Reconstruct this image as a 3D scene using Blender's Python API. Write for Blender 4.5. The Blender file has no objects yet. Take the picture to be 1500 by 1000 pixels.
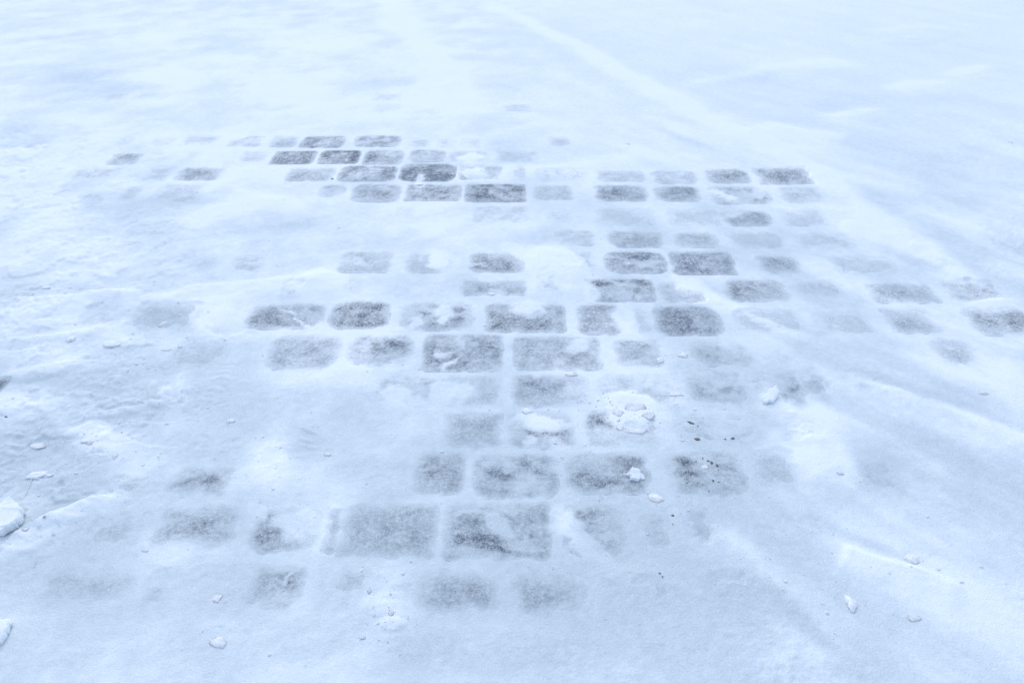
import bpy, bmesh, math, random
import numpy as np
from mathutils import Vector, noise as mnoise

scene = bpy.context.scene
COL = scene.collection
random.seed(7)
R = math.radians

# ------------------------------------------------------------------ camera
H_CAM = 1.5                      # eye height above the pavement, metres
F_PX = 1100.0                    # focal length in 1500-px image pixels
TH = math.atan(820.0 / F_PX)     # downward pitch
CT, ST = math.cos(TH), math.sin(TH)
cam_d = bpy.data.cameras.new('camera')
cam = bpy.data.objects.new('camera', cam_d)
COL.objects.link(cam)
cam.location = (0, 0, H_CAM)
cam.rotation_euler = (math.pi / 2 - TH, 0, 0)
cam_d.sensor_width = 36.0
cam_d.lens = 36.0 * F_PX / 1500.0
cam_d.clip_start = 0.05
cam_d.clip_end = 1000.0
cam_d.dof.use_dof = True
cam_d.dof.focus_distance = 2.55
cam_d.dof.aperture_fstop = 8.0
scene.camera = cam

# ------------------------------------------------------------------ sky, sun, exposure
SUN_EL, SUN_AZ = 58.0, -20.0     # overcast glow, in front of the camera and a little left
w = bpy.data.worlds.new('World')
scene.world = w
w.use_nodes = True
nt = w.node_tree
bg = nt.nodes['Background']
sky = nt.nodes.new('ShaderNodeTexSky')
sky.sky_type = 'NISHITA'
sky.sun_disc = False
sky.sun_elevation = R(SUN_EL)
sky.sun_rotation = R(SUN_AZ)
sky.air_density = 1.0
sky.dust_density = 1.0
sky.ozone_density = 1.0
nt.links.new(sky.outputs['Color'], bg.inputs['Color'])
bg.inputs['Strength'].default_value = 0.15
sun_d = bpy.data.lights.new('sun', 'SUN')
sun_d.energy = 0.62
sun_d.angle = R(100)
sun_d.color = (1.0, 0.985, 0.96)
sun = bpy.data.objects.new('sun', sun_d)
COL.objects.link(sun)
az = R(SUN_AZ)
sdir = Vector((math.sin(az) * math.cos(R(SUN_EL)), math.cos(az) * math.cos(R(SUN_EL)), math.sin(R(SUN_EL))))
sun.location = sdir * 30
sun.rotation_euler = (-sdir).to_track_quat('-Z', 'Y').to_euler()
vs = scene.view_settings
vs.view_transform = 'Standard'
vs.look = 'None'
vs.exposure = 0.62
vs.gamma = 1.0
vs.use_curve_mapping = False

# ------------------------------------------------------------------ camera projection: image pixels <-> metres
HZN = 500 - F_PX * math.tan(TH)


def g(x, y):
    """image pixel, back-projected through the camera model -> metres on the pavement"""
    v = y - 500.0
    t = H_CAM / (F_PX * ST + v * CT)
    return (x - 750.0) * t, t * (F_PX * CT - v * ST)


def image_px(X, Y):  # ground metres to image pixel coordinates, by the camera model
    zc = Y * CT + H_CAM * ST
    zc = np.where(zc < 0.05, 0.05, zc)
    return 750.0 + F_PX * X / zc, 500.0 + F_PX * (H_CAM * CT - Y * ST) / zc


def ppm(y):
    """image pixels per metre across, at image row y"""
    return (F_PX * ST + (y - 500.0) * CT) / H_CAM


# ------------------------------------------------------------------ numpy noise
_rng = np.random.RandomState(11)
_LAT = _rng.rand(256, 256)


def vnoise(x, y):
    xi = np.floor(x).astype(np.int64); yi = np.floor(y).astype(np.int64)
    fx = x - xi; fy = y - yi
    fx = fx * fx * fx * (fx * (fx * 6 - 15) + 10); fy = fy * fy * fy * (fy * (fy * 6 - 15) + 10)
    a = _LAT[xi & 255, yi & 255]; b = _LAT[(xi + 1) & 255, yi & 255]
    c = _LAT[xi & 255, (yi + 1) & 255]; d = _LAT[(xi + 1) & 255, (yi + 1) & 255]
    return (a + (b - a) * fx) * (1 - fy) + (c + (d - c) * fx) * fy


def fbm(x, y, o=4, seed=0.0, gain=0.5):
    s = 0; a = 1.0; n = 0
    c, sn = math.cos(0.6), math.sin(0.6)
    for k in range(o):
        s = s + a * vnoise(x + seed + 17.3 * k, y + seed * 1.7 + 5.1 * k)
        n += a; a *= gain
        x, y = (x * c - y * sn) * 2.03, (x * sn + y * c) * 2.03
    return s / n          # 0..1, mean .5


def sstep(a, b, x):
    t = np.clip((x - a) / (b - a), 0, 1)
    return t * t * (3 - 2 * t)


# ------------------------------------------------------------------ the stones seen through the snow
# (x0, x1, y0, y1, bareness, softness of its snow edge, mottle)
STONES = [
    # far stones
    (543, 592, 136, 150, .16, 8, .5), (735, 779, 152, 166, .26, 7, .5), (152, 190, 137, 149, .13, 8, .4),
    (198, 232, 136, 147, .15, 8, .4), (543, 592, 152, 166, .12, 8, .5),
    # course 1
    (222, 258, 201, 215, .14, 6, .5), (265, 320, 198, 216, .28, 6, .6), (332, 386, 198, 216, .46, 5, .7),
    (397, 437, 197, 217, .56, 4, .4), (440, 506, 199, 218, .84, 3, .5), (518, 588, 198, 217, .72, 3.5, .6),
    (600, 630, 204, 218, .34, 5, .8), (672, 706, 203, 218, .14, 5, .6), (800, 838, 200, 215, .34, 7, .5),
    (172, 197, 200, 214, .15, 6, .5),
    # course 2
    (157, 207, 223, 243, .78, 8, .4), (275, 298, 222, 234, .15, 6, .5), (352, 393, 221, 238, .34, 5, .6),
    (397, 463, 220, 242, .80, 2.6, .3), (466, 528, 220, 242, 1.02, 2.6, .4), (532, 591, 220, 243.5, .80, 3, .5),
    (599, 653, 219, 240, .64, 3, .6), (658, 716, 220, 240, .30, 4, .6),
    # course 3
    (98, 182, 243, 264, .24, 9, .6), (214, 253, 243, 268, .28, 7, .5), (257, 330, 244, 266, .76, 8, .4),
    (418, 491, 245, 267, .60, 5, .4), (495, 581, 243, 268, .74, 3, .5), (585, 669, 240, 268, 1.08, 2.4, .4),
    (672, 736, 243, 265, .66, 3.5, .4), (742, 773, 244, 264, .34, 5, .6), (872, 946, 249, 268, .46, 6, .4),
    (955, 1024, 249, 271, .52, 6, .6), (1032, 1100, 247, 270, .74, 6, .3), (1105, 1190, 245, 272, .82, 7, .3),
    # course 4
    (180, 207, 271, 294, .38, 7, .5), (224, 302, 268, 297, .28, 8, .5), (310, 345, 272, 287, .12, 7, .5),
    (466, 507, 270, 290, .62, 5, .5), (514, 589, 270, 298, .70, 3.5, .4), (593, 676, 270, 296, .74, 3.5, .5),
    (680, 771, 269, 297, .88, 3, .4), (779, 840, 270, 294, .50, 6, .5), (870, 951, 270, 296, .82, 6, .3),
    (957, 1027, 271, 296, .72, 6, .3), (1036, 1129, 271, 300, .68, 6, .7), (1142, 1206, 272, 300, .42, 8, .5),
    # course 5
    (690, 776, 300, 327, .26, 6, .8), (800, 838, 304, 324, .15, 7, .7), (870, 965, 303, 331, .13, 8, .4),
    (1057, 1131, 306, 331, .86, 6, .4), (1143, 1212, 305, 331, .20, 8, .4), (575, 608, 302, 318, .13, 6, .7),
    # course 6
    (812, 872, 335, 360, .42, 7, .8), (891, 973, 336, 362, .60, 5, .3), (987, 1055, 337, 362, .60, 8, .3),
    (1067, 1152, 337, 363, .19, 8, .3),
    # course 7
    (338, 386, 374, 400, .24, 8, .8), (496, 575, 367, 401, .60, 6, .5), (593, 665, 370, 401, .55, 6, .3),
    (686, 776, 369, 400, .78, 6, .4), (838, 874, 367, 398, .18, 7, .6), (884, 978, 366, 400, .84, 3, .5),
    (982, 1077, 366, 401, .86, 4, .3), (1110, 1172, 371, 400, .82, 9, .3), (1218, 1312, 371, 403, .16, 9, .3),
    # course 8
    (412, 452, 408, 437, .18, 8, .5), (503, 532, 405, 432, .14, 7, .7), (674, 771, 409, 434, .64, 6, .3),
    (785, 822, 400, 428, .24, 7, .6), (861, 960, 406, 441, .88, 4, .7), (964, 1034, 410, 442, .46, 5, .3),
    (1060, 1157, 406, 441, .72, 7, .3), (1162, 1237, 407, 434, .34, 9, .4), (1273, 1372, 412, 444, .66, 9, .3),
    (1383, 1472, 410, 443, .64, 10, .4),
    # course 9
    (192, 296, 440, 482, .24, 10, .4), (360, 476, 443, 483, .86, 8, .3), (482, 572, 441, 483, .90, 6, .3),
    (584, 696, 442, 486, .72, 6, .8), (710, 829, 444, 488, .86, 7, .4), (844, 912, 445, 490, .80, 5, .4),
    (914, 952, 449, 487, .16, 8, .3), (957, 1058, 445, 491, .80, 5, .3), (1070, 1180, 449, 489, .18, 9, .4),
    (1190, 1276, 453, 491, .16, 10, .3), (1296, 1370, 447, 490, .62, 9, .3), (1417, 1522, 450, 494, .80, 12, .3),
    # course 10
    (248, 340, 493, 543, .16, 14, .3), (388, 503, 490, 543, .68, 10, .4), (507, 608, 490, 540, .80, 7, .6),
    (618, 738, 490, 546, .74, 5, .6), (750, 882, 492, 543, .66, 6, .4), (900, 970, 494, 538, .60, 8, .4),
    (1011, 1102, 498, 538, .52, 10, .6), (1363, 1432, 495, 538, .70, 12, .3),
    # course 11
    (548, 642, 550, 590, .48, 9, .9), (650, 733, 549, 596, .30, 9, .4), (748, 864, 547, 598, .68, 9, .4),
    (868, 988, 546, 594, .36, 12, .6), (1003, 1096, 540, 594, .56, 11, .8), (1106, 1216, 543, 597, .62, 12, .6),
    # course 12
    (648, 737, 603, 658, .56, 12, .3), (743, 842, 601, 658, .68, 8, .7), (856, 968, 600, 656, .70, 9, .5),
    (984, 1052, 604, 655, .32, 13, .7), (1060, 1116, 604, 655, .28, 13, .6),
    # course 13
    (150, 218, 694, 732, .28, 14, .6), (245, 338, 684, 729, .92, 14, .5), (604, 685, 661, 727, .68, 9, .3),
    (691, 818, 663, 731, .78, 8, .5), (828, 952, 663, 725, .84, 8, .4), (976, 1094, 660, 730, .90, 12, .6),
    (1100, 1176, 655, 722, .24, 18, .4), (1230, 1318, 658, 728, .34, 26, .5),
    # course 14
    (128, 216, 748, 804, .24, 16, .4), (226, 350, 740, 806, .80, 13, .4), (366, 472, 744, 811, .72, 12, .3),
    (476, 499, 742, 812, .66, 9, .4), (498, 642, 738, 819, .57, 10, .3), (648, 811, 736, 821, .84, 8, .5),
    (822, 922, 740, 820, .80, 12, .5), (926, 992, 742, 815, .26, 18, .4), (998, 1052, 735, 800, .34, 15, .5),
    # course 15
    (50, 200, 826, 894, .50, 26, .4), (206, 250, 828, 888, .30, 14, .5), (358, 446, 826, 892, .85, 14, .5),
    (486, 546, 826, 878, .34, 15, .4), (606, 736, 833, 902, .78, 18, .3), (740, 866, 833, 905, .66, 18, .4),
    (872, 1004, 834, 900, .22, 28, .5),
    # barely showing
    (975, 1056, 304, 331, .15, 9, .4), (1165, 1252, 338, 363, .15, 9, .4), (783, 862, 246, 267, .17, 7, .5),
    (1126, 1216, 604, 656, .17, 24, .6), (1010, 1112, 832, 896, .17, 30, .6), (724, 790, 221, 241, .14, 7, .5),
    (638, 670, 203, 218, .18, 6, .6), (112, 184, 446, 482, .17, 11, .5), (560, 700, 914, 985, .11, 26, .4),
    (706, 850, 914, 985, .11, 26, .4), (1150, 1240, 738, 810, .16, 30, .6),
    # bare dark gap at the left border
    (-60, 12, 550, 575, 1.7, 9, .1),
]

# loose snow lying over the stones: (cx, cy, rx, ry, degrees, strength)
PATCH = [
    (690, 233, 24, 9, 0, 1.0), (692, 254, 22, 9, 0, .95), (616, 268, 12, 9, -30, .9), (345, 203, 22, 4, -8, .8),
    (730, 285, 16, 5, 30, .45), (1075, 303, 0.1, .1, 0, 0), (1060, 286, 22, 5, 12, .9), (1110, 280, 12, 9, 0, .7),
    (1076, 310, 14, 6, 0, .8), (568, 229, 14, 5, 10, .35), (625, 232, 12, 4, 0, .4), (520, 258, 14, 5, 0, .35),
    (545, 250, 2, 10, -30, .5), (1000, 252, 20, 3, -10, .6), (985, 262, 24, 4, 20, .45),
    (520, 384, 20, 5, 0, .6), (644, 380, 26, 18, 25, 1.0), (764, 371, 36, 9, 22, 1.0), (698, 387, 20, 3.5, 5, .7),
    (816, 388, 46, 26, 15, 1.0), (935, 386, 28, 5, 8, .55), (960, 383, 18, 3, -6, .4), (720, 431, 30, 5, -3, .7),
    (720, 408, 22, 6, 4, .7),
    (866, 428, 12, 12, 30, .9), (938, 428, 16, 7, -25, .6), (905, 415, 18, 3, 20, .4), (1014, 416, 40, 11, 18, 1.0),
    (452, 462, 18, 9, 20, .45), (437, 468, 28, 1.6, 32, .9), (604, 470, 11, 9, 0, .85), (648, 456, 16, 10, 0, .8),
    (652, 467, 8, 6, 0, .9), (776, 452, 27, 14, 0, 1.0), (804, 462, 18, 5, -30, .5), (914, 462, 24, 22, 55, 1.0),
    (930, 478, 14, 9, 0, .8), (545, 500, 22, 9, -20, .45), (592, 532, 24, 9, -15, .85), (540, 532, 30, 4, 0, .35),
    (645, 520, 14, 10, -20, .85), (676, 498, 16, 10, 0, .6), (662, 534, 18, 6, -30, .9), (681, 500, 1.8, 14, 6, .7),
    (844, 506, 24, 12, -15, .8), (816, 532, 10, 4, 0, .4), (955, 508, 20, 12, 30, .5), (926, 530, 20, 5, 0, .4),
    (585, 580, 22, 16, 0, .9), (665, 574, 38, 18, 0, 1.0), (618, 592, 40, 12, 0, .7), (850, 580, 26, 22, 0, .5),
    (792, 618, 46, 13, 8, 1.0), (778, 646, 12, 6, 20, .8), (822, 650, 16, 9, 10, .6), (925, 604, 46, 27, 25, 1.0),
    (930, 640, 60, 18, 6, .7), (1040, 560, 22, 14, 40, .6), (1074, 512, 26, 10, 30, .6),
    (1128, 572, 22, 28, -30, .9), (1200, 592, 20, 20, 30, .7), (1178, 550, 14, 30, -25, .6),
    (712, 678, 14, 8, 20, .4), (774, 706, 34, 16, 0, .55), (752, 690, 16, 10, 10, .4), (905, 690, 34, 9, 25, .35),
    (875, 722, 46, 7, -5, .5), (300, 712, 8, 6, 0, .3), (270, 722, 34, 6, 0, .5),
    (735, 772, 34, 12, 35, .75), (690, 754, 26, 5, -4, .7), (770, 800, 30, 12, 20, .6), (690, 812, 40, 14, 0, .5),
    (745, 748, 14, 5, 0, .4), (790, 770, 10, 22, 0, .25),
    (862, 800, 74, 20, 48, 1.0), (900, 786, 10, 8, 0, .6), (440, 770, 42, 26, 10, .9), (376, 752, 20, 14, 60, .8),
    (290, 800, 60, 14, 0, .5), (400, 880, 50, 10, 0, .4), (422, 852, 6, 14, 10, .6), (590, 850, 0.1, .1, 0, 0),
    (1050, 690, 30, 24, 0, .35), (1000, 650, 24, 14, 0, .5), (460, 700, 20, 20, 0, .3), (255, 690, 16, 14, -40, .5),
]
# darker wet or bare spots on the stones: (cx, cy, rx, ry, degrees, amount)
BARE = [
    (517, 236, 7, 4, 0, .35), (575, 246, 8, 3, 30, .3), (664, 258, 3, 9, 15, .35), (700, 287, 10, 4, 0, .3),
    (706, 283, 14, 5, 0, .2), (720, 252, 0.1, .1, 0, 0), (898, 284, 20, 6, 0, .15), (1075, 282, 22, 7, 10, .2),
    (930, 376, 22, 4, 18, .35), (958, 392, 18, 4, -8, .4), (890, 432, 13, 5, -20, .55), (925, 410, 20, 4, 0, .3),
    (880, 418, 20, 2.5, 18, .3), (1010, 480, 26, 9, 10, .2), (740, 393, 24, 5, 0, .2), (620, 383, 12, 14, 30, .15),
    (415, 474, 26, 6, 15, .25), (455, 450, 14, 4, 0, .15), (530, 462, 26, 14, 0, .1), (578, 506, 22, 7, -25, .25),
    (516, 524, 8, 9, 0, .25), (663, 538, 4, 6, 0, .8), (700, 514, 24, 12, 0, .15), (606, 478, 12, 5, 30, .25),
    (650, 480, 26, 5, -10, .2), (724, 460, 12, 16, 0, .15), (780, 480, 46, 5, 0, .1), (782, 564, 20, 10, 0, .2),
    (570, 564, 14, 5, 20, .3), (818, 640, 22, 6, -12, .45), (880, 618, 26, 9, 32, .55), (756, 610, 14, 8, 20, .2),
    (718, 694, 20, 13, 10, .3), (752, 708, 6, 9, 0, .25), (838, 700, 8, 18, -10, .2), (890, 714, 50, 4, -8, .2),
    (1014, 690, 30, 24, 20, .3), (700, 790, 26, 16, 10, .25), (662, 770, 8, 22, 10, .1), (680, 748, 26, 2.4, -6, .35),
    (752, 808, 16, 7, 30, .35), (802, 780, 4, 30, -8, .25), (776, 752, 26, 3, 12, .2), (856, 766, 16, 12, 40, .35),
    (905, 808, 8, 20, -20, .2), (380, 786, 7, 16, 0, .35), (427, 858, 5, 15, 12, .5), (316, 704, 20, 14, 10, .25),
    (320, 762, 30, 12, 0, .15), (1066, 562, 14, 9, 30, .35), (1030, 516, 12, 14, -30, .25),
    (1124, 556, 12, 9, 35, .3), (1158, 582, 20, 9, 25, .35), (1190, 560, 9, 20, -25, .45), (1212, 588, 6, 6, 0, .35),
]
# trodden, icy, thin snow and painted foreground dimming (greyer); loose fresh snow (negative): (cx, cy, rx, ry, degrees, amount)
PACK_DIM = [
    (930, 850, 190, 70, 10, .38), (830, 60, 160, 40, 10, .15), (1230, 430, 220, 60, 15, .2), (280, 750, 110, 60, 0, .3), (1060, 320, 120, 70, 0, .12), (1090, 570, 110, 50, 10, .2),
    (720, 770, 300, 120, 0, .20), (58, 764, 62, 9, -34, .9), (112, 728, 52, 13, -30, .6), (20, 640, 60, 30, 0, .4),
    (1160, 905, 90, 14, 43, .4), (1330, 690, 160, 14, 24, .35), (1240, 560, 70, 8, 20, .3), (1290, 745, 160, 26, 28, .25),
    (1390, 880, 160, 40, 25, -.25), (1230, 670, 24, 80, -42, -.45), (1110, 850, 34, 100, -40, -.18), (1400, 640, 120, 16, 20, -.35),
    (90, 520, 60, 16, 0, -.3), (30, 590, 40, 20, 0, -.35), (60, 700, 44, 16, -20, -.5), (150, 640, 50, 16, 0, -.35),
    (1140, 560, 16, 14, 30, .5), (1196, 562, 9, 24, -25, .6), (1160, 584, 22, 9, 25, .5),
    (130, 120, 120, 22, 0, .3), (240, 110, 60, 20, 0, -.4), (330, 60, 70, 16, 0, .2), (420, 130, 60, 20, 0, -.3), (470, 60, 80, 16, 0, -.3),
    (560, 60, 40, 12, 0, .2), (60, 200, 70, 20, 0, .25), (300, 320, 80, 16, -10, -.3), (420, 330, 70, 10, -8, .3), (250, 300, 50, 14, 0, .25),
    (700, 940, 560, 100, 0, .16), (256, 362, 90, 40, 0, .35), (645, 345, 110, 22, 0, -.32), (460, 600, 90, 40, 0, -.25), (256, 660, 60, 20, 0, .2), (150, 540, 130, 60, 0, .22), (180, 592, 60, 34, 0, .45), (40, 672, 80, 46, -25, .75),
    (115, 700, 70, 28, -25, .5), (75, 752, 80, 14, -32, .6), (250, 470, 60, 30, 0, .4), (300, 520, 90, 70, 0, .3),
    (440, 625, 140, 60, 0, .08), (1010, 780, 150, 110, 10, .40), (1110, 700, 150, 70, 20, .34), (1275, 690, 70, 40, 30, .4),
    (1400, 710, 110, 60, 25, .28), (1285, 806, 80, 9, 25, .5), (1140, 885, 90, 16, 42, .45), (960, 890, 160, 60, 10, .3),
    (1050, 600, 70, 70, 0, .25), (150, 285, 150, 40, 0, .25), (250, 390, 160, 14, -6, .25), (1250, 165, 220, 40, 0, .12),
    (1080, 115, 140, 22, 0, .16), (130, 850, 170, 50, 0, .36), (560, 640, 130, 60, 0, .2), (60, 425, 80, 10, 0, .35),
    (70, 498, 100, 14, -6, .35), (1330, 570, 120, 8, 18, .4), (1380, 395, 70, 8, 20, .25), (1000, 205, 60, 6, 20, .3),
    (450, 635, 18, 9, 30, .6), (470, 385, 60, 10, 0, .1), (1210, 850, 90, 40, 30, .1), (1330, 820, 14, 14, 0, .3),
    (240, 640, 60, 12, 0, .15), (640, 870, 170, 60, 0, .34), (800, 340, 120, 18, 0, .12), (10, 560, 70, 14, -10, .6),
    (400, 682, 30, 52, 0, -.75), (930, 604, 46, 32, 20, -.7), (815, 386, 42, 24, 15, -.7), (470, 410, 34, 18, 0, -.4),
    (310, 462, 36, 30, 0, -.45), (60, 465, 110, 26, -4, -.35), (120, 350, 130, 42, 0, -.3), (660, 150, 60, 26, 20, -.3),
    (1340, 128, 44, 9, -4, -.5), (1250, 168, 42, 9, -6, -.5), (1420, 106, 30, 8, -8, -.4), (1205, 95, 50, 5, 0, -.35),
    (570, 890, 34, 50, 12, -.3), (1210, 640, 30, 60, -40, -.35), (260, 575, 20, 34, 10, -.4), (140, 645, 60, 20, 0, -.35),
    (600, 330, 120, 18, -4, -.25), (1240, 860, 120, 60, 35, -.2), (500, 560, 80, 14, 0, -.25),
]
# ridges of pushed-up snow: polyline in image pixels, half width on each side (m), height (m), freshness
RIDGES = [
    ([(0, 444), (60, 441), (105, 434), (150, 429), (185, 431)], .012, .10, .026, .4),
    ([(185, 432), (250, 436), (300, 424), (360, 418), (430, 410), (500, 405)], .03, .07, .010, .3),
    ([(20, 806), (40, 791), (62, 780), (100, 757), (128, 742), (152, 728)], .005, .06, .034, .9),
    ([(690, -10), (850, 70), (960, 130), (1060, 190), (1170, 236), (1290, 320), (1400, 395), (1500, 440)], .05, .06, .010, .36),
    ([(560, -10), (600, 40), (640, 90), (665, 140)], .07, .07, .009, .3),
    ([(1185, 540), (1280, 572), (1380, 606), (1500, 650), (1600, 690)], .022, .05, .018, .4),
    ([(1125, 585), (1160, 622), (1200, 660), (1240, 700)], .03, .05, .014, .6),
    ([(1045, 765), (1090, 820), (1150, 880), (1195, 930), (1218, 1000)], .03, .05, .012, .3),
    ([(812, 735), (828, 775), (862, 815), (910, 838), (970, 852)], .016, .03, .007, .3),
    ([(990, 425), (1060, 440), (1120, 470), (1195, 503)], .025, .03, .010, .35),
    ([(1060, 200), (1150, 190), (1250, 205)], .05, .06, .008, .2),
    ([(1230, 322), (1310, 352), (1400, 400), (1500, 470)], .03, .05, .008, .45),
    ([(1220, 800), (1280, 826), (1330, 845), (1420, 880)], .012, .05, .012, .3),
    ([(600, 262), (720, 262), (800, 252), (870, 240), (960, 225)], .05, .04, .005, .2),
    ([(1000, 130), (1120, 100), (1250, 90)], .05, .06, .006, .15),
    ([(380, 240), (330, 272), (380, 290), (460, 310)], .05, .07, .006, .25),
    ([(0, 500), (80, 494), (130, 486), (200, 470)], .02, .04, .010, .15),
    ([(100, 640), (130, 626), (160, 630), (155, 648)], .012, .02, .008, .3),
    ([(140, 612), (190, 602), (222, 588), (240, 560)], .010, .03, .010, .3),
    ([(460, 560), (500, 540), (560, 545)], .03, .04, .006, .2),
    ([(250, 506), (280, 502), (350, 490), (372, 478)], .010, .014, .004, .0),
    ([(290, 436), (285, 460), (305, 485), (340, 494), (362, 486)], .008, .03, .006, .35),
    ([(490, 690), (500, 760), (470, 830), (440, 850)], .02, .02, .004, .1),
]
# small mounds: (cx, cy, rx, ry, degrees, height m)
MOUNDS = [
    (400, 680, 34, 52, 5, .012), (928, 602, 46, 28, 25, .008), (815, 388, 44, 24, 15, .016), (310, 462, 32, 28, 0, .007),
    (265, 570, 9, 18, 8, .012), (220, 574, 8, 15, 10, .012), (470, 412, 34, 16, 0, .010), (75, 690, 40, 20, -20, .008),
    (1340, 128, 44, 6, -4, .006), (1250, 168, 42, 6, -6, .006), (1420, 106, 30, 7, -8, .006), (1330, 62, 40, 6, 0, .010),
    (120, 650, 40, 22, 0, .009), (550, 890, 22, 14, 0, .006), (575, 915, 20, 12, 0, .006), (140, 420, 30, 20, 0, .008),
    (690, 236, 24, 8, 0, .006), (694, 254, 20, 7, 0, .008), (776, 452, 24, 11, 0, .005), (790, 618, 42, 12, 8, .002),
    (60, 545, 60, 10, -10, .012), (1350, 50, 60, 10, 0, .012), (985, 590, 30, 14, 0, .004), (40, 260, 60, 14, -10, .010),
    (60, 330, 90, 24, 0, .010), (200, 350, 60, 20, -20, .008), (455, 632, 14, 3, 20, .004), (448, 645, 13, 3, 10, .004),
    (455, 655, 12, 3, 10, .003),
]

STONE_W = []
for s in STONES:
    x0, x1, y0, y1, d, soft, mot = s
    d *= 1.3 if d < .25 else (1.15 if d > .7 and y1 < 300 else 1.0)
    ym = 0.5 * (y0 + y1)
    ax, ay = g(x0, ym); bx, _ = g(x1, ym)
    _, yf = g(0, y0); _, yn = g(0, y1)
    STONE_W.append((0.5 * (ax + bx), 0.5 * (yf + yn), 0.5 * (bx - ax), 0.5 * (yf - yn), d, soft / ppm(ym), mot, ym))


def rbox(X, Y, hx, hy, r):
    """signed distance to a rounded rectangle, negative inside"""
    qx = np.abs(X) - hx + r; qy = np.abs(Y) - hy + r
    return np.minimum(np.maximum(qx, qy), 0) + np.hypot(np.maximum(qx, 0), np.maximum(qy, 0)) - r


def ell(px, py, e):
    c, s = math.cos(R(e[4])), math.sin(R(e[4]))
    dx, dy = px - e[0], py - e[1]
    return ((dx * c + dy * s) / e[2]) ** 2 + ((-dx * s + dy * c) / e[3]) ** 2


def covers(px, py, X, Y):
    """patches of snow over stones (0..1) and bare spots"""
    jx = (fbm(X * 22, Y * 22, 3, 3.1) - .5); jy = (fbm(X * 22, Y * 22, 3, 9.4) - .5)
    sc = (py - HZN) / 800.0
    qx = px + jx * 26 * sc; qy = py + jy * 16 * sc
    cov = np.zeros_like(px); bare = np.zeros_like(px)
    for e in PATCH:
        m = (np.abs(px - e[0]) < 90) & (np.abs(py - e[1]) < 90)
        if e[5] > 0 and m.any():
            cov[m] = np.maximum(cov[m], e[5] * (1 - sstep(.35, 1.5, ell(qx[m], qy[m], e))))
    for e in BARE:
        m = (np.abs(px - e[0]) < 90) & (np.abs(py - e[1]) < 90)
        if e[5] > 0 and m.any():
            bare[m] += e[5] * np.exp(-ell(qx[m], qy[m], e) * 1.1)
    return cov, bare


def stone_fields(X, Y, px, py, only=None):
    """bareness E and dome height of the stones at points"""
    E = np.zeros_like(X); dome = np.zeros_like(X); near = np.zeros_like(X)
    cov, bare = covers(px, py, X, Y)
    wob = (fbm(X * 30, Y * 30, 3, 1.7) - .5) * .038
    mott = fbm(X * 24, Y * 34, 4, 5.5, .6)
    mot2 = fbm(X * 11, Y * 15, 4, 15.5, .6)
    for i, (cx, cy, hx, hy, d, soft, mot, ym) in enumerate(STONE_W):
        if only is not None and i != only:
            continue
        m = (np.abs(X - cx) < hx + .12) & (np.abs(Y - cy) < hy + .12)
        if not m.any():
            continue
        xx, yy = X[m] - cx, Y[m] - cy
        rr = .02 + .045 * ((i * 37) % 17) / 16.0
        sd0 = rbox(xx, yy, hx, hy, min(rr, hx * .8, hy * .8))
        sd = sd0 + wob[m] * min(1.0, .30 + soft * 22)
        hi = min(.6 * soft, .006)
        e = .62 * (1 - sstep(hi - 2.0 * soft, hi, sd)) + .38 * (1 - sstep(-max(3.5 * soft, .03), 0, sd))
        e = e * (1 - sstep(hi - .006, hi, sd0)) * d * (1.38 if ym < 310 else 1.46)
        ga = 6.283 * ((i * 61) % 23) / 23.0
        gs = (.10 + .52 * ((i * 29) % 13) / 12.0) * (.55 if d > .85 or d < .34 else 1.0)
        e = e * (1 - gs * np.clip(.42 + .62 * (math.cos(ga) * xx / hx + math.sin(ga) * yy / hy), 0, 1))
        e = e * (1 - min(1.0, mot + .2) * (.6 if d > .34 else .25) * (1 - sstep(.34, .56, mot2[m])))
        mo = sstep(.36, .62, mott[m])
        e = e * (1 - mot * (1 - mo) * .85)
        e = e * (1 + bare[m]) * (1 - cov[m])
        E[m] = np.maximum(E[m], e)
        dome[m] = np.maximum(dome[m], .0025 * (1 - sstep(-.06, .015, sd0)))
        near[m] = np.maximum(near[m], (1 - sstep(0, .11, sd0)) * min(1, d * 2.2))
    return E, dome, near


def seg_ridge(X, Y, pts, wl, wr):
    """0..1 ridge profile around a polyline, different width on its two sides"""
    P = [g(*p) for p in pts]
    best = np.full(X.shape, 1e9); out = np.zeros_like(X)
    n = len(P) - 1
    for k in range(n):
        (ax, ay), (bx, by) = P[k], P[k + 1]
        lo = max(wl, wr) * 3
        m = (X > min(ax, bx) - lo) & (X < max(ax, bx) + lo) & (Y > min(ay, by) - lo) & (Y < max(ay, by) + lo)
        if not m.any():
            continue
        dx, dy = bx - ax, by - ay
        L2 = dx * dx + dy * dy
        xx, yy = X[m] - ax, Y[m] - ay
        t = np.clip((xx * dx + yy * dy) / L2, 0, 1)
        ex, ey = xx - t * dx, yy - t * dy
        dist = np.hypot(ex, ey)
        side = (dx * yy - dy * xx) > 0            # left of the walking direction
        s = (k + t) / n
        fade = sstep(0, .12, s) * (1 - sstep(.88, 1.0, s)) * .85 + .15
        fade = np.where((s <= 0) | (s >= 1), .15, fade)
        val = np.exp(-(dist / np.where(side, wl, wr)) ** 2) * fade
        out[m] = np.maximum(out[m], val)
    return out


def pavement_base(X, Y):
    near = np.exp(-np.maximum(np.hypot(X, Y - 3) - 8, 0) / 6)
    return (fbm(X * .9, Y * .9, 3, 2.2) - .5) * .022 + (fbm(X * .05, Y * .05, 3, 8.0) - .5) * 1.2 * (1 - near)


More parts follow.
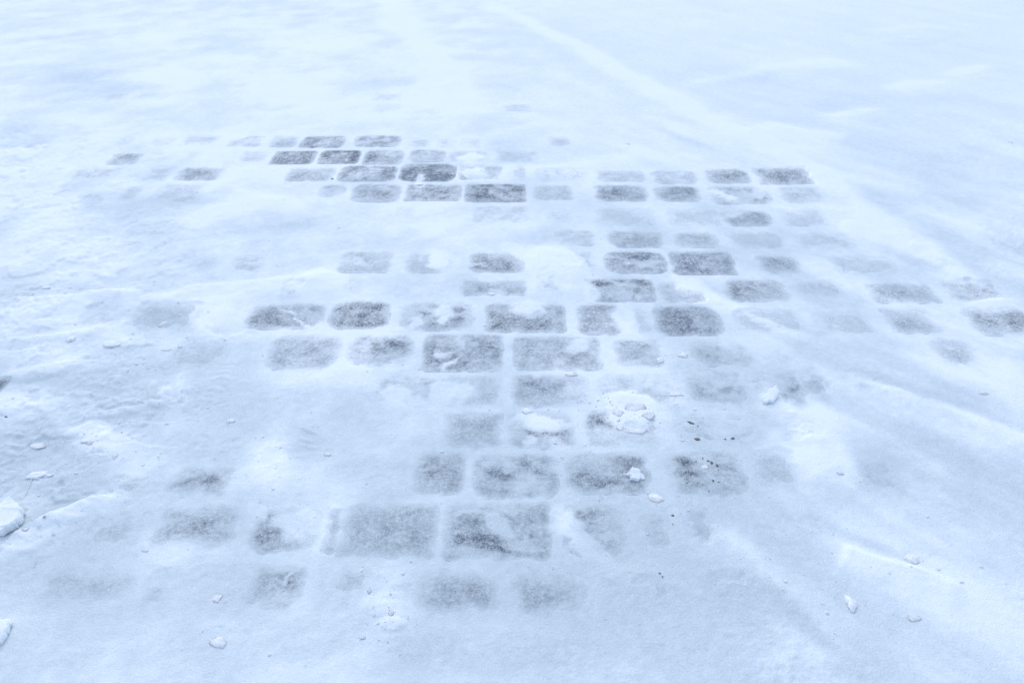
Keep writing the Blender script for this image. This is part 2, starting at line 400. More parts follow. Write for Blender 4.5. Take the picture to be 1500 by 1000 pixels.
def snow_fields(X, Y):
    px, py = image_px(X, Y)
    E, dome, near = stone_fields(X, Y, px, py)
    H0 = pavement_base(X, Y)
    w1 = (fbm(X * 5, Y * 5, 3, 4.0) - .5) * .05
    w2 = (fbm(X * 5, Y * 5, 3, 6.0) - .5) * .05
    Xw, Yw = X + w1, Y + w2
    fresh = np.zeros_like(X); add = np.zeros_like(X)
    for pts, wl, wr, h, fr in RIDGES:
        rb = 1.5 if pts[0][0] > 500 else 1.0
        rg = seg_ridge(Xw + (w1 * .4), Yw, pts, wl * rb, wr * rb)
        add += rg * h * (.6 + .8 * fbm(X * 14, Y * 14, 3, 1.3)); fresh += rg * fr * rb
    for e in MOUNDS:
        sc = (py - HZN) / 800.0
        m = (np.abs(px - e[0]) < 120) & (np.abs(py - e[1]) < 120)
        if m.any():
            q = ell(px[m] + w1[m] * 260 * sc[m], py[m] + w2[m] * 180 * sc[m], e)
            add[m] += e[5] * (1 - sstep(.15, 1.6, q)) * (.7 + .6 * fbm(X[m] * 30, Y[m] * 30, 3, .3))
    # wind- and wheel-combed drift: runs up-right on the left, down-right on the right
    turn = sstep(-.5, .9, X)
    a1, a2 = R(24), R(-48)
    u1 = X * math.cos(a1) + Y * math.sin(a1); v1 = -X * math.sin(a1) + Y * math.cos(a1)
    u2 = X * math.cos(a2) + Y * math.sin(a2); v2 = -X * math.sin(a2) + Y * math.cos(a2)
    n1 = fbm(u1 * 3, v1 * 6.5, 5, 7.7, .52); n2 = fbm(u2 * 2.2, v2 * 8, 5, 3.9, .48)
    streak = n1 * (1 - turn) + n2 * turn
    lump = fbm(Xw * 9, Yw * 9, 4, 12.0)
    rough = sstep(.50, .70, fbm(X * 2.3, Y * 2.3, 3, 31.0))          # trampled spots
    crumb = fbm(X * 55, Y * 55, 3, 2.0)
    far = sstep(20, 420, py)  # flattens far tone and relief, imitating haze and blur
    left = (1 - sstep(60, 430, px + (lump - .5) * 240)) * sstep(120, 260, py) * (1 - sstep(720, 860, py))
    plate = fbm(Xw * 7, Yw * 9, 4, 61.0, .55)
    crust = left * (.006 * sstep(.48, .56, plate) + .0022 * sstep(.53, .60, fbm(X * 16, Y * 20, 3, 77.0)) + .0036 * (crumb - .4))
    drift = (.012 * np.maximum(streak - .36, 0) + .004 * (lump - .35) + rough * .005 * (crumb - .4)) * (1 - .9 * near) * (.35 + .65 * far) + crust * (1 - near)
    # shoe tread prints
    for (fx, fy, ln, wd, ang, am) in ((322, 556, .20, .075, 82, .8), (570, 885, .24, .085, 100, .4), (420, 770, .22, .08, 80, .3)):
        cx, cy = g(fx, fy)
        c, s = math.cos(R(ang)), math.sin(R(ang))
        uu = (X - cx) * c + (Y - cy) * s; vv = -(X - cx) * s + (Y - cy) * c
        m = 1 - sstep(.7, 1.15, (uu / ln * 2) ** 2 + (vv / wd * 2) ** 2)
        tread = (.5 + .5 * np.sin(uu * 2 * math.pi / .026 + np.abs(vv) * 60 + w1 * 200)) * (.3 + 1.2 * crumb)
        drift += m * (.0022 * tread - .0012) * am
    keep = np.exp(-np.maximum(E - .02, 0) * 9)
    S = H0 + dome + np.clip((.06 - E) * .005, -.0013, .0003) + keep * (np.maximum(drift, 0) + .7 * add)
    # packed / fresh attribute, far-to-near light falloff painted in: .45 is ordinary settled snow
    puff = fbm(Xw * 6, Yw * 6, 4, 51.0, .55)
    var = (fbm(X * 1.6, Y * 1.6, 4, 21.0) - .5) * .5 + (.5 - streak) * (.8 + .6 * turn * far) + (.5 - lump) * .3 + (.5 - puff) * (.9 - .5 * turn)
    pk_dim = .20 + .30 * sstep(120, 760, py) + var * (.22 + .78 * far + .4 * (1 - turn) * (1 - far)) - crust * 25  # baseline greys towards the viewer: backlit brightness falloff put into the colour
    for e in PACK_DIM:
        lim = max(e[2], e[3]) * 2
        m = (np.abs(px - e[0]) < lim) & (np.abs(py - e[1]) < lim)
        if m.any():
            pk_dim[m] += 1.25 * e[5] * np.exp(-ell(px[m], py[m], e) * 1.2) * (.5 + fbm(X[m] * 12, Y[m] * 12, 3, 5.0))
    pk_dim += np.clip(E, 0, .06) * 3.5 - fresh - near * .10 * (1 - sstep(560, 720, py))
    cov, bare = covers(px, py, X, Y)
    pk_dim -= cov * .25
    pk_dim = np.where(pk_dim > .55, .55 + .38 * (1 - np.exp(-(pk_dim - .55) / .38)), pk_dim)
    return S, np.clip(pk_dim, -.1, 1.0), E


def snow_z(x, y):
    s, _, _ = snow_fields(np.array([x], float), np.array([y], float))
    return float(s[0])


# ------------------------------------------------------------------ materials
def new_mat(name):
    m = bpy.data.materials.new(name)
    m.use_nodes = True
    n = m.node_tree.nodes
    return m, n, m.node_tree.links, n['Principled BSDF']


def nz(n, l, scale, detail=4, rough=.55, vec=None):
    t = n.new('ShaderNodeTexNoise')
    t.inputs['Scale'].default_value = scale
    t.inputs['Detail'].default_value = detail
    t.inputs['Roughness'].default_value = rough
    if vec is not None:
        l.new(vec, t.inputs['Vector'])
    return t.outputs['Fac']


def mth(n, l, op, a, b=None, clamp=False):
    t = n.new('ShaderNodeMath'); t.operation = op; t.use_clamp = clamp
    for k, v in enumerate((a, b)):
        if v is None:
            continue
        if isinstance(v, (int, float)):
            t.inputs[k].default_value = v
        else:
            l.new(v, t.inputs[k])
    return t.outputs[0]


def mixc(n, l, fac, a, b):
    t = n.new('ShaderNodeMix'); t.data_type = 'RGBA'
    l.new(fac, t.inputs[0])
    for k, v in ((6, a), (7, b)):
        if isinstance(v, tuple):
            t.inputs[k].default_value = (*v, 1)
        else:
            l.new(v, t.inputs[k])
    return t.outputs[2]


FRESH = (.90, .935, .915)
PACKED_DIM = (.57, .64, .65)  # grey end, also carries the painted foreground dimming


def snow_grain(n, l, vec, b, strength=.5):
    """granular relief of the snow"""
    f1 = nz(n, l, 240, 3, .6, vec); f2 = nz(n, l, 60, 4, .6, vec)
    hgt = mth(n, l, 'ADD', mth(n, l, 'MULTIPLY', f1, .6), mth(n, l, 'MULTIPLY', f2, 1.0))
    bp = n.new('ShaderNodeBump')
    bp.inputs['Strength'].default_value = strength
    bp.inputs['Distance'].default_value = .006
    l.new(hgt, bp.inputs['Height'])
    l.new(bp.outputs['Normal'], b.inputs['Normal'])


def snow_colour(n, l, pos):
    """grainy snow between loose white and packed grey"""
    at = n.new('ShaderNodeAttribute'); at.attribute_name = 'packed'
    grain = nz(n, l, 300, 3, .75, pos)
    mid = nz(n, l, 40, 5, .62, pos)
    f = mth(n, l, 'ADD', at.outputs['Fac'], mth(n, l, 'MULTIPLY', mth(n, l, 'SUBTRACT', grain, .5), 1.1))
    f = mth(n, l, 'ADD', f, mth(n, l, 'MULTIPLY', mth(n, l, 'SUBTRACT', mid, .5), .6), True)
    return mixc(n, l, f, FRESH, PACKED_DIM)


def make_snow():
    m, n, l, b = new_mat('snow')
    geo = n.new('ShaderNodeNewGeometry'); pos = geo.outputs['Position']
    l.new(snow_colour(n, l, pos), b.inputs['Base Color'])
    b.inputs['Roughness'].default_value = .62
    b.inputs['Specular IOR Level'].default_value = .35
    snow_grain(n, l, pos, b, .4)
    return m


def make_stone():
    m, n, l, b = new_mat('frosted_granite')
    geo = n.new('ShaderNodeNewGeometry'); pos = geo.outputs['Position']
    at = n.new('ShaderNodeAttribute'); at.attribute_name = 'bare'
    oi = n.new('ShaderNodeObjectInfo')
    g1 = nz(n, l, 280, 4, .75, pos); g2 = nz(n, l, 95, 5, .65, pos); g3 = nz(n, l, 30, 4, .6, pos)
    dark = mixc(n, l, g2, (.055, .070, .090), (.195, .225, .265))
    tone = mth(n, l, 'ADD', mth(n, l, 'MULTIPLY', oi.outputs['Random'], .55), .70)
    hsv = n.new('ShaderNodeHueSaturation'); l.new(tone, hsv.inputs['Value']); l.new(dark, hsv.inputs['Color'])
    # rime and dusted snow: how much of the grain it hides
    nsum = mth(n, l, 'ADD', mth(n, l, 'MULTIPLY', mth(n, l, 'SUBTRACT', g1, .5), 2.0),
               mth(n, l, 'ADD', mth(n, l, 'MULTIPLY', mth(n, l, 'SUBTRACT', g2, .5), 1.5),
                   mth(n, l, 'MULTIPLY', mth(n, l, 'SUBTRACT', g3, .5), .7)))
    amp = mth(n, l, 'MULTIPLY', nsum, mth(n, l, 'ADD', mth(n, l, 'MULTIPLY', at.outputs['Fac'], .95), mth(n, l, 'MULTIPLY', mth(n, l, 'MULTIPLY', at.outputs['Fac'], 4.0, True), .16)))
    f = mth(n, l, 'ADD', mth(n, l, 'MULTIPLY', at.outputs['Fac'], .64), amp, True)
    l.new(mixc(n, l, f, snow_colour(n, l, pos), hsv.outputs['Color']), b.inputs['Base Color'])
    b.inputs['Roughness'].default_value = .62
    b.inputs['Specular IOR Level'].default_value = .35
    snow_grain(n, l, pos, b, .4)
    return m


def make_clump(name, c1, c2, rough=.6):
    m, n, l, b = new_mat(name)
    tc = n.new('ShaderNodeTexCoord'); geo = n.new('ShaderNodeNewGeometry')
    f = nz(n, l, 120, 4, .6, geo.outputs['Position'])
    l.new(mixc(n, l, f, c1, c2), b.inputs['Base Color'])
    b.inputs['Roughness'].default_value = rough
    b.inputs['Specular IOR Level'].default_value = .4
    if c1[0] > .7:                                      # light soaks into snow and ice
        b.inputs['Subsurface Weight'].default_value = .8
        b.inputs['Subsurface Radius'].default_value = (1, 1, 1)
        b.inputs['Subsurface Scale'].default_value = .012
    snow_grain(n, l, geo.outputs['Position'], b, .35)
    return m


M_SNOW = make_snow()
M_STONE = make_stone()
M_CLUMP = make_clump('loose_snow', (.95, .955, .96), (.88, .895, .91))
M_ICE = make_clump('packed_ice', (.92, .935, .945), (.86, .885, .90), .45)
M_YEL = make_clump('yellowish_snow', (.95, .93, .86), (.90, .89, .84))
M_GRIT = make_clump('dark_grit', (.09, .09, .095), (.22, .215, .21), .8)
M_BROWN = make_clump('brown_grit', (.16, .12, .09), (.26, .21, .16), .8)
M_BED = make_clump('bedding_sand', (.20, .19, .18), (.28, .27, .25), .9)
M_STRAW = make_clump('bleached_straw', (.78, .77, .70), (.70, .69, .62), .6)


def link(name, me, mat, parent=None):
    o = bpy.data.objects.new(name, me)
    COL.objects.link(o)
    if mat:
        me.materials.append(mat)
    if parent:
        o.parent = parent
    return o


def tag(o, label, cat, group=None, kind=None):
    o['label'] = label; o['category'] = cat
    if group:
        o['group'] = group
    if kind:
        o['kind'] = kind
    return o


def grid_mesh(name, X, Y, Z, attrs, skirt=None):
    nr, nc = X.shape
    me = bpy.data.meshes.new(name)
    co = np.stack([X, Y, Z], -1).reshape(-1, 3).astype(np.float32)
    idx = np.arange(nr * nc).reshape(nr, nc)
    q = np.stack([idx[:-1, :-1], idx[:-1, 1:], idx[1:, 1:], idx[1:, :-1]], -1).reshape(-1, 4)
    if skirt is not None:                       # sides going down, and a closed bottom
        ring = np.concatenate([idx[0, :-1], idx[:-1, -1], idx[-1, :0:-1], idx[:0:-1, 0]])
        rc = co[ring].copy(); rc[:, 2] = skirt
        c0 = rc.mean(0); rc[:, :2] = c0[:2] + (rc[:, :2] - c0[:2]) * .94
        base = len(co); k = len(ring)
        co = np.concatenate([co, rc])
        a = np.arange(k); b = (a + 1) % k
        q = np.concatenate([q, np.stack([ring[b], ring[a], base + a, base + b], -1)])
    me.vertices.add(len(co)); me.vertices.foreach_set('co', co.ravel())
    me.loops.add(q.size); me.loops.foreach_set('vertex_index', q.ravel().astype(np.int32))
    me.polygons.add(len(q))
    me.polygons.foreach_set('loop_start', np.arange(0, q.size, 4, dtype=np.int32))
    me.polygons.foreach_set('use_smooth', np.ones(len(q), dtype=bool))
    for an, av in attrs.items():
        a_ = me.attributes.new(an, 'FLOAT', 'POINT')
        v = av.ravel().astype(np.float32)
        if len(v) < len(co):
            v = np.concatenate([v, np.zeros(len(co) - len(v), np.float32)])
        a_.data.foreach_set('value', v)
    me.update(); me.validate()
    return me


# ------------------------------------------------------------------ the snow sheet (denser near the camera)
ys = np.linspace(1090, -70, 800)
Yf = np.array([g(750, y)[1] for y in ys])
step0 = Yf[1] - Yf[0]
Yn = Yf[0] - np.geomspace(.02, 40, 26)[::-1]
Yp = Yf[-1] + np.geomspace(.05, 160, 34)
YY = np.concatenate([Yn, Yf, Yp])
sf = np.linspace(-.80, .80, 1080)
so = .80 + np.geomspace(.01, 40, 26)
SS = np.concatenate([-so[::-1], sf, so])
Wd = np.clip(YY * CT + H_CAM * ST, 1.05, 8.5)
GX = SS[None, :] * Wd[:, None]
GY = np.repeat(YY[:, None], len(SS), 1)
SZ, PKv, EE = snow_fields(GX, GY)
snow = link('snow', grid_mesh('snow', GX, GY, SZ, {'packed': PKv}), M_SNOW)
snow['kind'] = 'structure'
snow['label'] = 'thin trodden and wind-blown snow covering the whole pavement'

# ------------------------------------------------------------------ the pavement: bedding and its stones
bx = np.linspace(-30, 30, 61); by = np.linspace(-12, 48, 61)
BX, BY = np.meshgrid(bx, by)
pav = link('pavement', grid_mesh('pavement', BX, BY, pavement_base(BX, BY) - .09, {}), M_BED)
pav['kind'] = 'structure'
pav['label'] = 'stone sett pavement laid in straight courses under the snow'
for i, (cx, cy, hx, hy, d, soft, mot, ym) in enumerate(STONE_W):
    s_ = ppm(ym) * .68
    nx = int(np.clip((STONES[i][1] - STONES[i][0]) * .68 / 1.6, 14, 70)); ny = int(np.clip((STONES[i][3] - STONES[i][2]) * .68 / 1.2, 12, 50))
    u = np.linspace(-1, 1, nx); v = np.linspace(-1, 1, ny)
    U, V = np.meshgrid(u, v)
    k = .05                                             # pull the corners in: a rounded block
    rx = np.random.RandomState(i)
    sk = rx.uniform(-.03, .03, 4)
    Xs = cx + (U * (1 - k * V ** 4 * np.abs(U)) + sk[0] * V + sk[1] * U * V) * (hx + min(.6 * soft, .006) + .002)
    Ys = cy + (V * (1 - k * U ** 4 * np.abs(V)) + sk[2] * .4 * U) * (hy + min(.6 * soft, .006) + .002)
    px, py = image_px(Xs, Ys)
    E, _, _ = stone_fields(Xs, Ys, px, py, only=i)
    _, dome, _ = stone_fields(Xs, Ys, px, py)
    rough = (fbm(Xs * 70, Ys * 70, 3, 40 + i) - .5) * .0012 * np.clip(E * 2 - .2, 0, 1)
    edge = np.maximum(np.abs(U), np.abs(V))
    Zs = pavement_base(Xs, Ys) + dome + rough - .012 * sstep(.97, 1.0, edge)
    me = grid_mesh('paving_stone', Xs, Ys, Zs, {'bare': np.clip(E, 0, 1.5), 'packed': snow_fields(Xs, Ys)[1]}, skirt=float(Zs.min()) - .085)
    link('paving_stone', me, M_STONE, pav)


# ------------------------------------------------------------------ loose pieces on the snow
def lump_mesh(name, lx, ly, lz, seed, facet=.0, sub=4, amp=.48):
    bm = bmesh.new()
    bmesh.ops.create_icosphere(bm, subdivisions=sub, radius=1)
    rnd = random.Random(seed)
    off = Vector((rnd.uniform(-50, 50), rnd.uniform(-50, 50), rnd.uniform(-50, 50)))
    planes = [(Vector((rnd.gauss(0, 1), rnd.gauss(0, 1), rnd.gauss(0, .8))).normalized(), rnd.uniform(.55, .85)) for _ in range(9)]
    for v in bm.verts:
        c = v.co.copy()
        r = 1 + amp * mnoise.fractal(c * 1.3 + off, 1, 2, 4) + amp * .35 * mnoise.noise(c * 4 + off) + amp * .2 * mnoise.noise(c * 9 + off)
        c = c * r
        if facet:
            for nrm, dd in planes:
                q = c.dot(nrm)
                if q > dd:
                    c -= nrm * (q - dd) * facet
        v.co = Vector((c.x * lx, c.y * ly, c.z * lz))
    me = bpy.data.meshes.new(name)
    bm.to_mesh(me); bm.free()
    me.polygons.foreach_set('use_smooth', [facet < .6] * len(me.polygons))
    return me


def piece(name, x, y, wpx, hpx, label, cat, mat=None, facet=.3, rot=0, seed=None, group=None, tall=.6, sub=4):
    """a loose piece at image pixel (x, y), wpx by hpx image pixels big"""
    X, Y = g(x, y)
    p = ppm(y)
    lx = wpx / p / 2
    ly = max(hpx / p / 2 * 1.15, lx * .45)
    lz = min(lx, ly) * tall * .52
    me = lump_mesh(name, lx, ly, lz, seed if seed is not None else int(x * 7 + y))
    if facet:
        me = lump_mesh(name, lx, ly, lz, seed if seed is not None else int(x * 7 + y), facet, sub)
    o = link(name, me, mat or M_CLUMP)
    o.location = (X, Y, snow_z(X, Y) + lz * .05)
    o.rotation_euler = (0, 0, R(rot))
    tag(o, label, cat, group)
    return o


def slab(name, pts, thick, label, cat, mat, tilt=(0, 0)):
    P = [g(*p) for p in pts]
    cx = sum(p[0] for p in P) / len(P); cy = sum(p[1] for p in P) / len(P)
    bm = bmesh.new()
    rnd = random.Random(int(pts[0][0] * 3 + pts[0][1]))
    ring = []
    for a in range(len(P)):                              # subdivide and roughen the broken edge
        p, q = P[a], P[(a + 1) % len(P)]
        for t in (0, .25, .5, .75):
            j = .0 if t == 0 else .0035
            ring.append((p[0] + (q[0] - p[0]) * t - cx + rnd.uniform(-j, j), p[1] + (q[1] - p[1]) * t - cy + rnd.uniform(-j, j)))
    top = [bm.verts.new((x, y, thick + rnd.uniform(-.001, .001))) for x, y in ring]
    bot = [bm.verts.new((x * 1.03, y * 1.03, 0)) for x, y in ring]
    f = bm.faces.new(top)
    bm.faces.new(bot[::-1])
    for a in range(len(ring)):
        b = (a + 1) % len(ring)
        bm.faces.new((top[b], top[a], bot[a], bot[b]))
    bmesh.ops.recalc_face_normals(bm, faces=bm.faces[:])
    bmesh.ops.bevel(bm, geom=[e for e in bm.edges if e.verts[0] in top and e.verts[1] in top], offset=.0025, segments=2, affect='EDGES')
    bmesh.ops.triangulate(bm, faces=bm.faces[:])
    me = bpy.data.meshes.new(name); bm.to_mesh(me); bm.free()
    o = link(name, me, mat)
    o.location = (cx, cy, snow_z(cx, cy) + .001)
    o.rotation_euler = (R(tilt[0]), R(tilt[1]), 0)
    return tag(o, label, cat)


slab('ice_slab', [(-22, 764), (0, 752), (20, 736), (33, 746), (38, 753), (33, 769), (20, 778), (6, 785), (-18, 782)], .022,
     'big flat white slab of ice with crisp corners lying at the left edge', 'ice slab', M_ICE, (3, -2))
slab('ice_slab', [(-20, 922), (0, 915), (18, 912), (15, 928), (7, 940), (-8, 950), (-22, 944)], .016,
     'thin pale wedge of ice cut by the left edge near the bottom corner', 'ice slab', M_ICE, (2, 3))
slab('ice_chunk', [(1116, 588), (1124, 580), (1136, 577), (1138, 586), (1131, 595), (1119, 594)], .022,
     'pointed ice chunk standing alone right of the paving stones beside a snow ridge', 'ice chunk', M_ICE, (14, -10))
slab('ice_chunk', [(917, 698), (924, 689), (936, 692), (944, 703), (934, 707), (922, 704)], .012,
     'angular half-buried ice chunk on the right end of a dark stone', 'ice chunk', M_ICE, (10, 12))

piece('snow_clump', 960, 731, 26, 15, 'bright oblong snow clump lying clear in front of the half-buried ice chunk', 'snow clump', rot=-30, facet=.5)
piece('snow_clump', 1032, 686, 12, 11, 'small white snow crumb lying among the dark grit specks', 'snow clump', rot=-50, facet=.4)
piece('snow_clump', 935, 633, 30, 12, 'flat clump at the front foot of the crushed snow heap', 'snow clump', rot=8, facet=.5)
piece('snow_clump', 908, 628, 14, 10, 'small clump at the left foot of the crushed snow heap', 'snow clump', facet=.5)
piece('snow_clump', 928, 600, 34, 22, 'largest broken lump on top of the crushed snow heap', 'snow clump', rot=20, facet=.6, tall=.22)
piece('snow_clump', 948, 612, 20, 14, 'middle-sized lump on the right side of the crushed snow heap', 'snow clump', facet=.6, tall=.25)
piece('snow_clump', 906, 606, 18, 14, 'lump on the upper left side of the crushed snow heap', 'snow clump', facet=.6, tall=.4)
piece('snow_clump', 1246, 886, 18, 26, 'upright rounded snow lump in the empty lower right area', 'snow clump', tall=.8)
piece('snow_clump', 1334, 824, 18, 18, 'yellowish snow lump at the end of a short ridge on the right', 'snow clump', M_YEL, tall=.7)
piece('snow_clump', 1337, 907, 22, 12, 'low soft snow lump to the right of the upright rounded lump', 'snow clump', tall=.5)
piece('snow_clump', 1440, 578, 14, 7, 'tiny bright snow crumb near the right edge at mid height', 'snow clump')
piece('snow_clump', 1229, 697, 11, 6, 'tiny snow crumb at the lower end of a wheel ridge', 'snow clump')
piece('snow_clump', 321, 942, 26, 17, 'flat snow clump alone near the bottom left', 'snow clump', rot=-20, facet=.4)
piece('snow_clump', 318, 876, 13, 15, 'soft round crumb just behind the flat clump at bottom left', 'snow clump')
piece('snow_clump', 212, 806, 11, 6, 'tiny bright crumb in front of a grey stone on the left', 'snow clump')
piece('snow_clump', 836, 548, 20, 10, 'cream-coloured crumbly clump behind a stone in the middle', 'snow clump', M_YEL, facet=.5)
piece('snow_clump', 773, 602, 18, 13, 'knobbly white clump in the joint left of the crushed snow heap', 'snow clump', facet=.5)
piece('snow_clump', 967, 527, 12, 12, 'round white crumb at the right end of a rounded grey stone', 'snow clump')
piece('snow_clump', 1001, 520, 15, 9, 'soft white clump between two stones right of centre', 'snow clump')
piece('snow_clump', 992, 579, 16, 8, 'flat white crumb right of and behind the crushed snow heap', 'snow clump', facet=.4)
piece('snow_clump', 614, 271, 13, 10, 'jagged snow crumb in a joint of the darkest far stones', 'snow clump', facet=.6)
piece('snow_clump', 921, 385, 8, 6, 'bright pellet lying on a dark streaky stone', 'snow clump')
piece('snow_clump', 720, 431, 12, 7, 'small pellet on the near edge of a narrow grey stone', 'snow clump')
piece('snow_clump', 162, 506, 24, 13, 'rounded snow lump in the trampled left area', 'snow clump')
piece('snow_clump', 105, 498, 13, 12, 'small snow lump beside the grey hollow on the left', 'snow clump')
piece('snow_clump', 240, 473, 7, 17, 'thin slanting snow sliver on grey packed snow', 'snow clump', rot=-30, facet=.4)
piece('snow_clump', 245, 512, 16, 7, 'double crumb left of the boot tread print', 'snow clump', facet=.5)
piece('snow_clump', 264, 508, 7, 5, 'tiny crumb next to the double crumb', 'snow clump')
piece('snow_clump', 338, 616, 13, 9, 'small half-sunk crumb on smooth snow left of centre', 'snow clump', facet=.4)
piece('snow_clump', 57, 696, 36, 18, 'rough snow lump behind the big flat ice slab', 'snow clump', facet=.5)
piece('snow_clump', 42, 782, 10, 8, 'ice crumb between the big slab and the crisp snow edge', 'snow clump')
piece('snow_clump', 68, 424, 14, 9, 'lump on the crest of the far left ridge', 'snow clump', facet=.4)
piece('snow_clump', 481, 666, 12, 7, 'small bright fleck right of the smooth white mound', 'snow clump', facet=.5)
piece('snow_clump', 541, 866, 7, 9, 'bright crumb at the upper edge of a footprint near the bottom', 'snow clump')
piece('snow_clump', 573, 898, 9, 9, 'crumb in the middle of the footprint near the bottom', 'snow clump')
piece('snow_clump', 531, 934, 10, 6, 'faint crumb in front of the footprint near the bottom', 'snow clump')
piece('snow_clump', 169, 667, 8, 7, 'tiny pellet on smooth grey snow above the crisp snow edge', 'snow clump')
piece('snow_clump', 1017, 601, 7, 5, 'tiny pellet behind the brown grit', 'snow clump')
piece('snow_clump', 880, 284, 5, 3, 'minute pellet lying on a far grey stone', 'snow clump')
piece('snow_clump', 920, 212, 8, 4, 'lone far crumb on white snow behind the stones', 'snow clump')
piece('snow_clump', 1478, 210, 9, 6, 'far crumb near the right edge', 'snow clump')
piece('snow_clump', 53, 652, 22, 12, 'broken crumb on the darkest grey patch at the left', 'snow clump', facet=.6)
piece('snow_clump', 135, 647, 30, 9, 'broken snow flake at the front of the low mound on the left', 'snow clump', facet=.6)

piece('grit_chip', 487, 263, 5, 4, 'lone black speck on a far grey stone', 'grit', M_GRIT, facet=.6, sub=2)
piece('grit_chip', 985, 757, 5, 4, 'black speck in front of the grit-strewn stone', 'grit', M_GRIT, facet=.6, sub=2)
piece('grit_chip', 8, 609, 5, 4, 'dark speck on white snow close to the left edge', 'grit', M_GRIT, facet=.6, sub=2)
piece('grit_chip', 1021, 645, 11, 6, 'brown chip behind the grit-strewn stone', 'grit', M_BROWN, facet=.6, sub=2)
piece('grit_chip', 1012, 621, 12, 5, 'long dark chip pressed into snow, farthest of the debris', 'grit', M_GRIT, facet=.6, sub=2, rot=-30, tall=.3)
piece('grit_chip', 1000, 646, 8, 5, 'tan chip left of the brown chip', 'grit', M_YEL, facet=.6, sub=2)

# scattered grit on and around the stone on the right: too fine to count
bm = bmesh.new()
rnd = random.Random(5)
spots = [(1006, 709, 4), (1019, 678, 5), (1042, 680, 9), (1050, 684, 8), (1044, 706, 9), (1052, 708, 7), (1038, 721, 5), (1020, 699, 4),
         (1011, 698, 4), (1068, 698, 4), (1073, 644, 8), (1062, 645, 5), (1029, 673, 6), (1037, 677, 8), (1052, 690, 5), (1022, 626, 4),
         (985, 770, 5), (966, 842, 6), (970, 847, 5), (1028, 712, 6), (998, 700, 4), (986, 675, 4)]
spots += [(rnd.gauss(1024, 40), rnd.gauss(696, 34), rnd.uniform(1.0, 2.6)) for _ in range(45)]
for x, y, s in spots:
    X, Y = g(x, y); r_ = s / ppm(y) / 2 * rnd.uniform(.45, .8)
    ret = bmesh.ops.create_icosphere(bm, subdivisions=1, radius=1)
    z = snow_z(X, Y)
    a = rnd.uniform(0, 3.14)
    for v in ret['verts']:
        c = v.co * rnd.uniform(.7, 1.15)
        xx, yy = c.x * r_ * 1.2, c.y * r_ * .7
        v.co = Vector((X + xx * math.cos(a) - yy * math.sin(a), Y + xx * math.sin(a) + yy * math.cos(a), z + .0008 + c.z * r_ * .5))
me = bpy.data.meshes.new('grit'); bm.to_mesh(me); bm.free()
tag(link('grit', me, M_GRIT), 'fine dark grit strewn over a snowy stone right of centre', 'grit', kind='stuff')


def straw(pts, rad, label):
    P = []
    for x, y in pts:
        X, Y = g(x, y); P.append(Vector((X, Y, snow_z(X, Y) + rad * 1.2)))
    bm = bmesh.new(); rings = []
    for i, p in enumerate(P):
        d = (P[min(i + 1, len(P) - 1)] - P[max(i - 1, 0)]).normalized()
        s = d.cross(Vector((0, 0, 1))).normalized(); up = s.cross(d)
        rr = rad * (1 - .35 * i / (len(P) - 1))
        rings.append([bm.verts.new(p + s * math.cos(k * math.pi / 3) * rr + up * math.sin(k * math.pi / 3) * rr) for k in range(6)])
    for a, b in zip(rings, rings[1:]):
        for k in range(6):
            bm.faces.new((a[k], a[(k + 1) % 6], b[(k + 1) % 6], b[k]))
    bm.faces.new(rings[0][::-1]); bm.faces.new(rings[-1])
    me = bpy.data.meshes.new('straw'); bm.to_mesh(me); bm.free()
    return tag(link('straw', me, M_STRAW), label, 'straw')


straw([(48, 701), (44, 709), (40, 717), (35, 726)], .0012, 'thin straight pale straw on grey snow behind the big ice slab')
straw([(923, 498), (930, 499), (937, 502), (940, 506)], .0012, 'curved pale straw lying on a rounded grey stone')
straw([(662, 690), (664, 693), (666, 697)], .0010, 'short pale straw on the stone left of the mottled one')
straw([(53, 821), (51, 826), (49, 831)], .0012, 'short pale straw in front of the crisp snow edge')

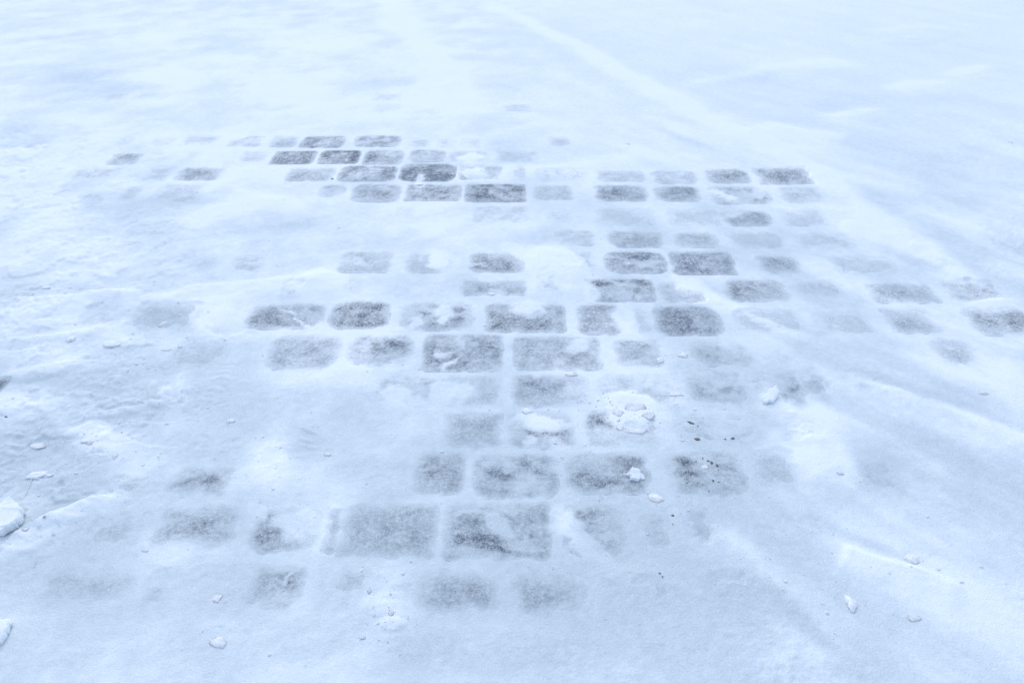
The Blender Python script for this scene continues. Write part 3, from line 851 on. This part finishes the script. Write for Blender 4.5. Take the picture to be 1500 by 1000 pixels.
# loose crumbs broken off the clumps and the trodden crust: nobody could count them
rs = np.random.RandomState(3)
cen = [(928, 606, 34, 22, 70), (300, 520, 60, 40, 50), (70, 690, 60, 40, 80), (140, 640, 50, 24, 50), (250, 570, 40, 34, 50),
       (560, 890, 30, 30, 40), (1000, 560, 60, 50, 60), (60, 430, 60, 14, 40), (160, 500, 70, 20, 50), (640, 530, 40, 12, 30),
       (40, 775, 40, 16, 40), (880, 390, 60, 20, 40), (690, 245, 30, 12, 40), (1250, 840, 90, 50, 40), (400, 660, 60, 60, 40),
       (800, 620, 60, 40, 50), (850, 720, 120, 40, 40), (750, 500, 420, 280, 260), (960, 240, 160, 30, 40), (180, 330, 160, 90, 90)]
pt = np.concatenate([np.stack([rs.normal(c[0], c[2], c[4]), rs.normal(c[1], c[3], c[4])], -1) for c in cen])
pt = pt[(pt[:, 1] > 60) & (pt[:, 1] < 1080)]
XY = np.array([g(*p) for p in pt])
ZZ = snow_fields(XY[:, 0].copy(), XY[:, 1].copy())[0]
verts, faces = [], []
base = np.array([(1, 0, 0), (.3, .95, 0), (-.8, .6, 0), (-.8, -.6, 0), (.3, -.95, 0), (.15, .1, .5), (0, 0, -.6)])
fc = [(0, 1, 5), (1, 2, 5), (2, 3, 5), (3, 4, 5), (4, 0, 5), (1, 0, 6), (2, 1, 6), (3, 2, 6), (4, 3, 6), (0, 4, 6)]
for (X, Y), z in zip(XY, ZZ):
    r_ = rs.uniform(.0012, .0028) if rs.rand() < .85 else rs.uniform(.003, .0055)
    a = rs.uniform(0, 6.28)
    b = base * rs.uniform(.7, 1.3, base.shape) * r_
    k = len(verts)
    for q in b:
        verts.append((X + q[0] * math.cos(a) - q[1] * math.sin(a), Y + q[0] * math.sin(a) + q[1] * math.cos(a), z + r_ * .2 + q[2]))
    faces += [tuple(v + k for v in f) for f in fc]
me = bpy.data.meshes.new('snow_crumbs'); me.from_pydata(verts, [], faces); me.update()
tag(link('snow_crumbs', me, M_CLUMP), 'fine white snow crumbs scattered over the trodden snow', 'snow crumbs', kind='stuff')
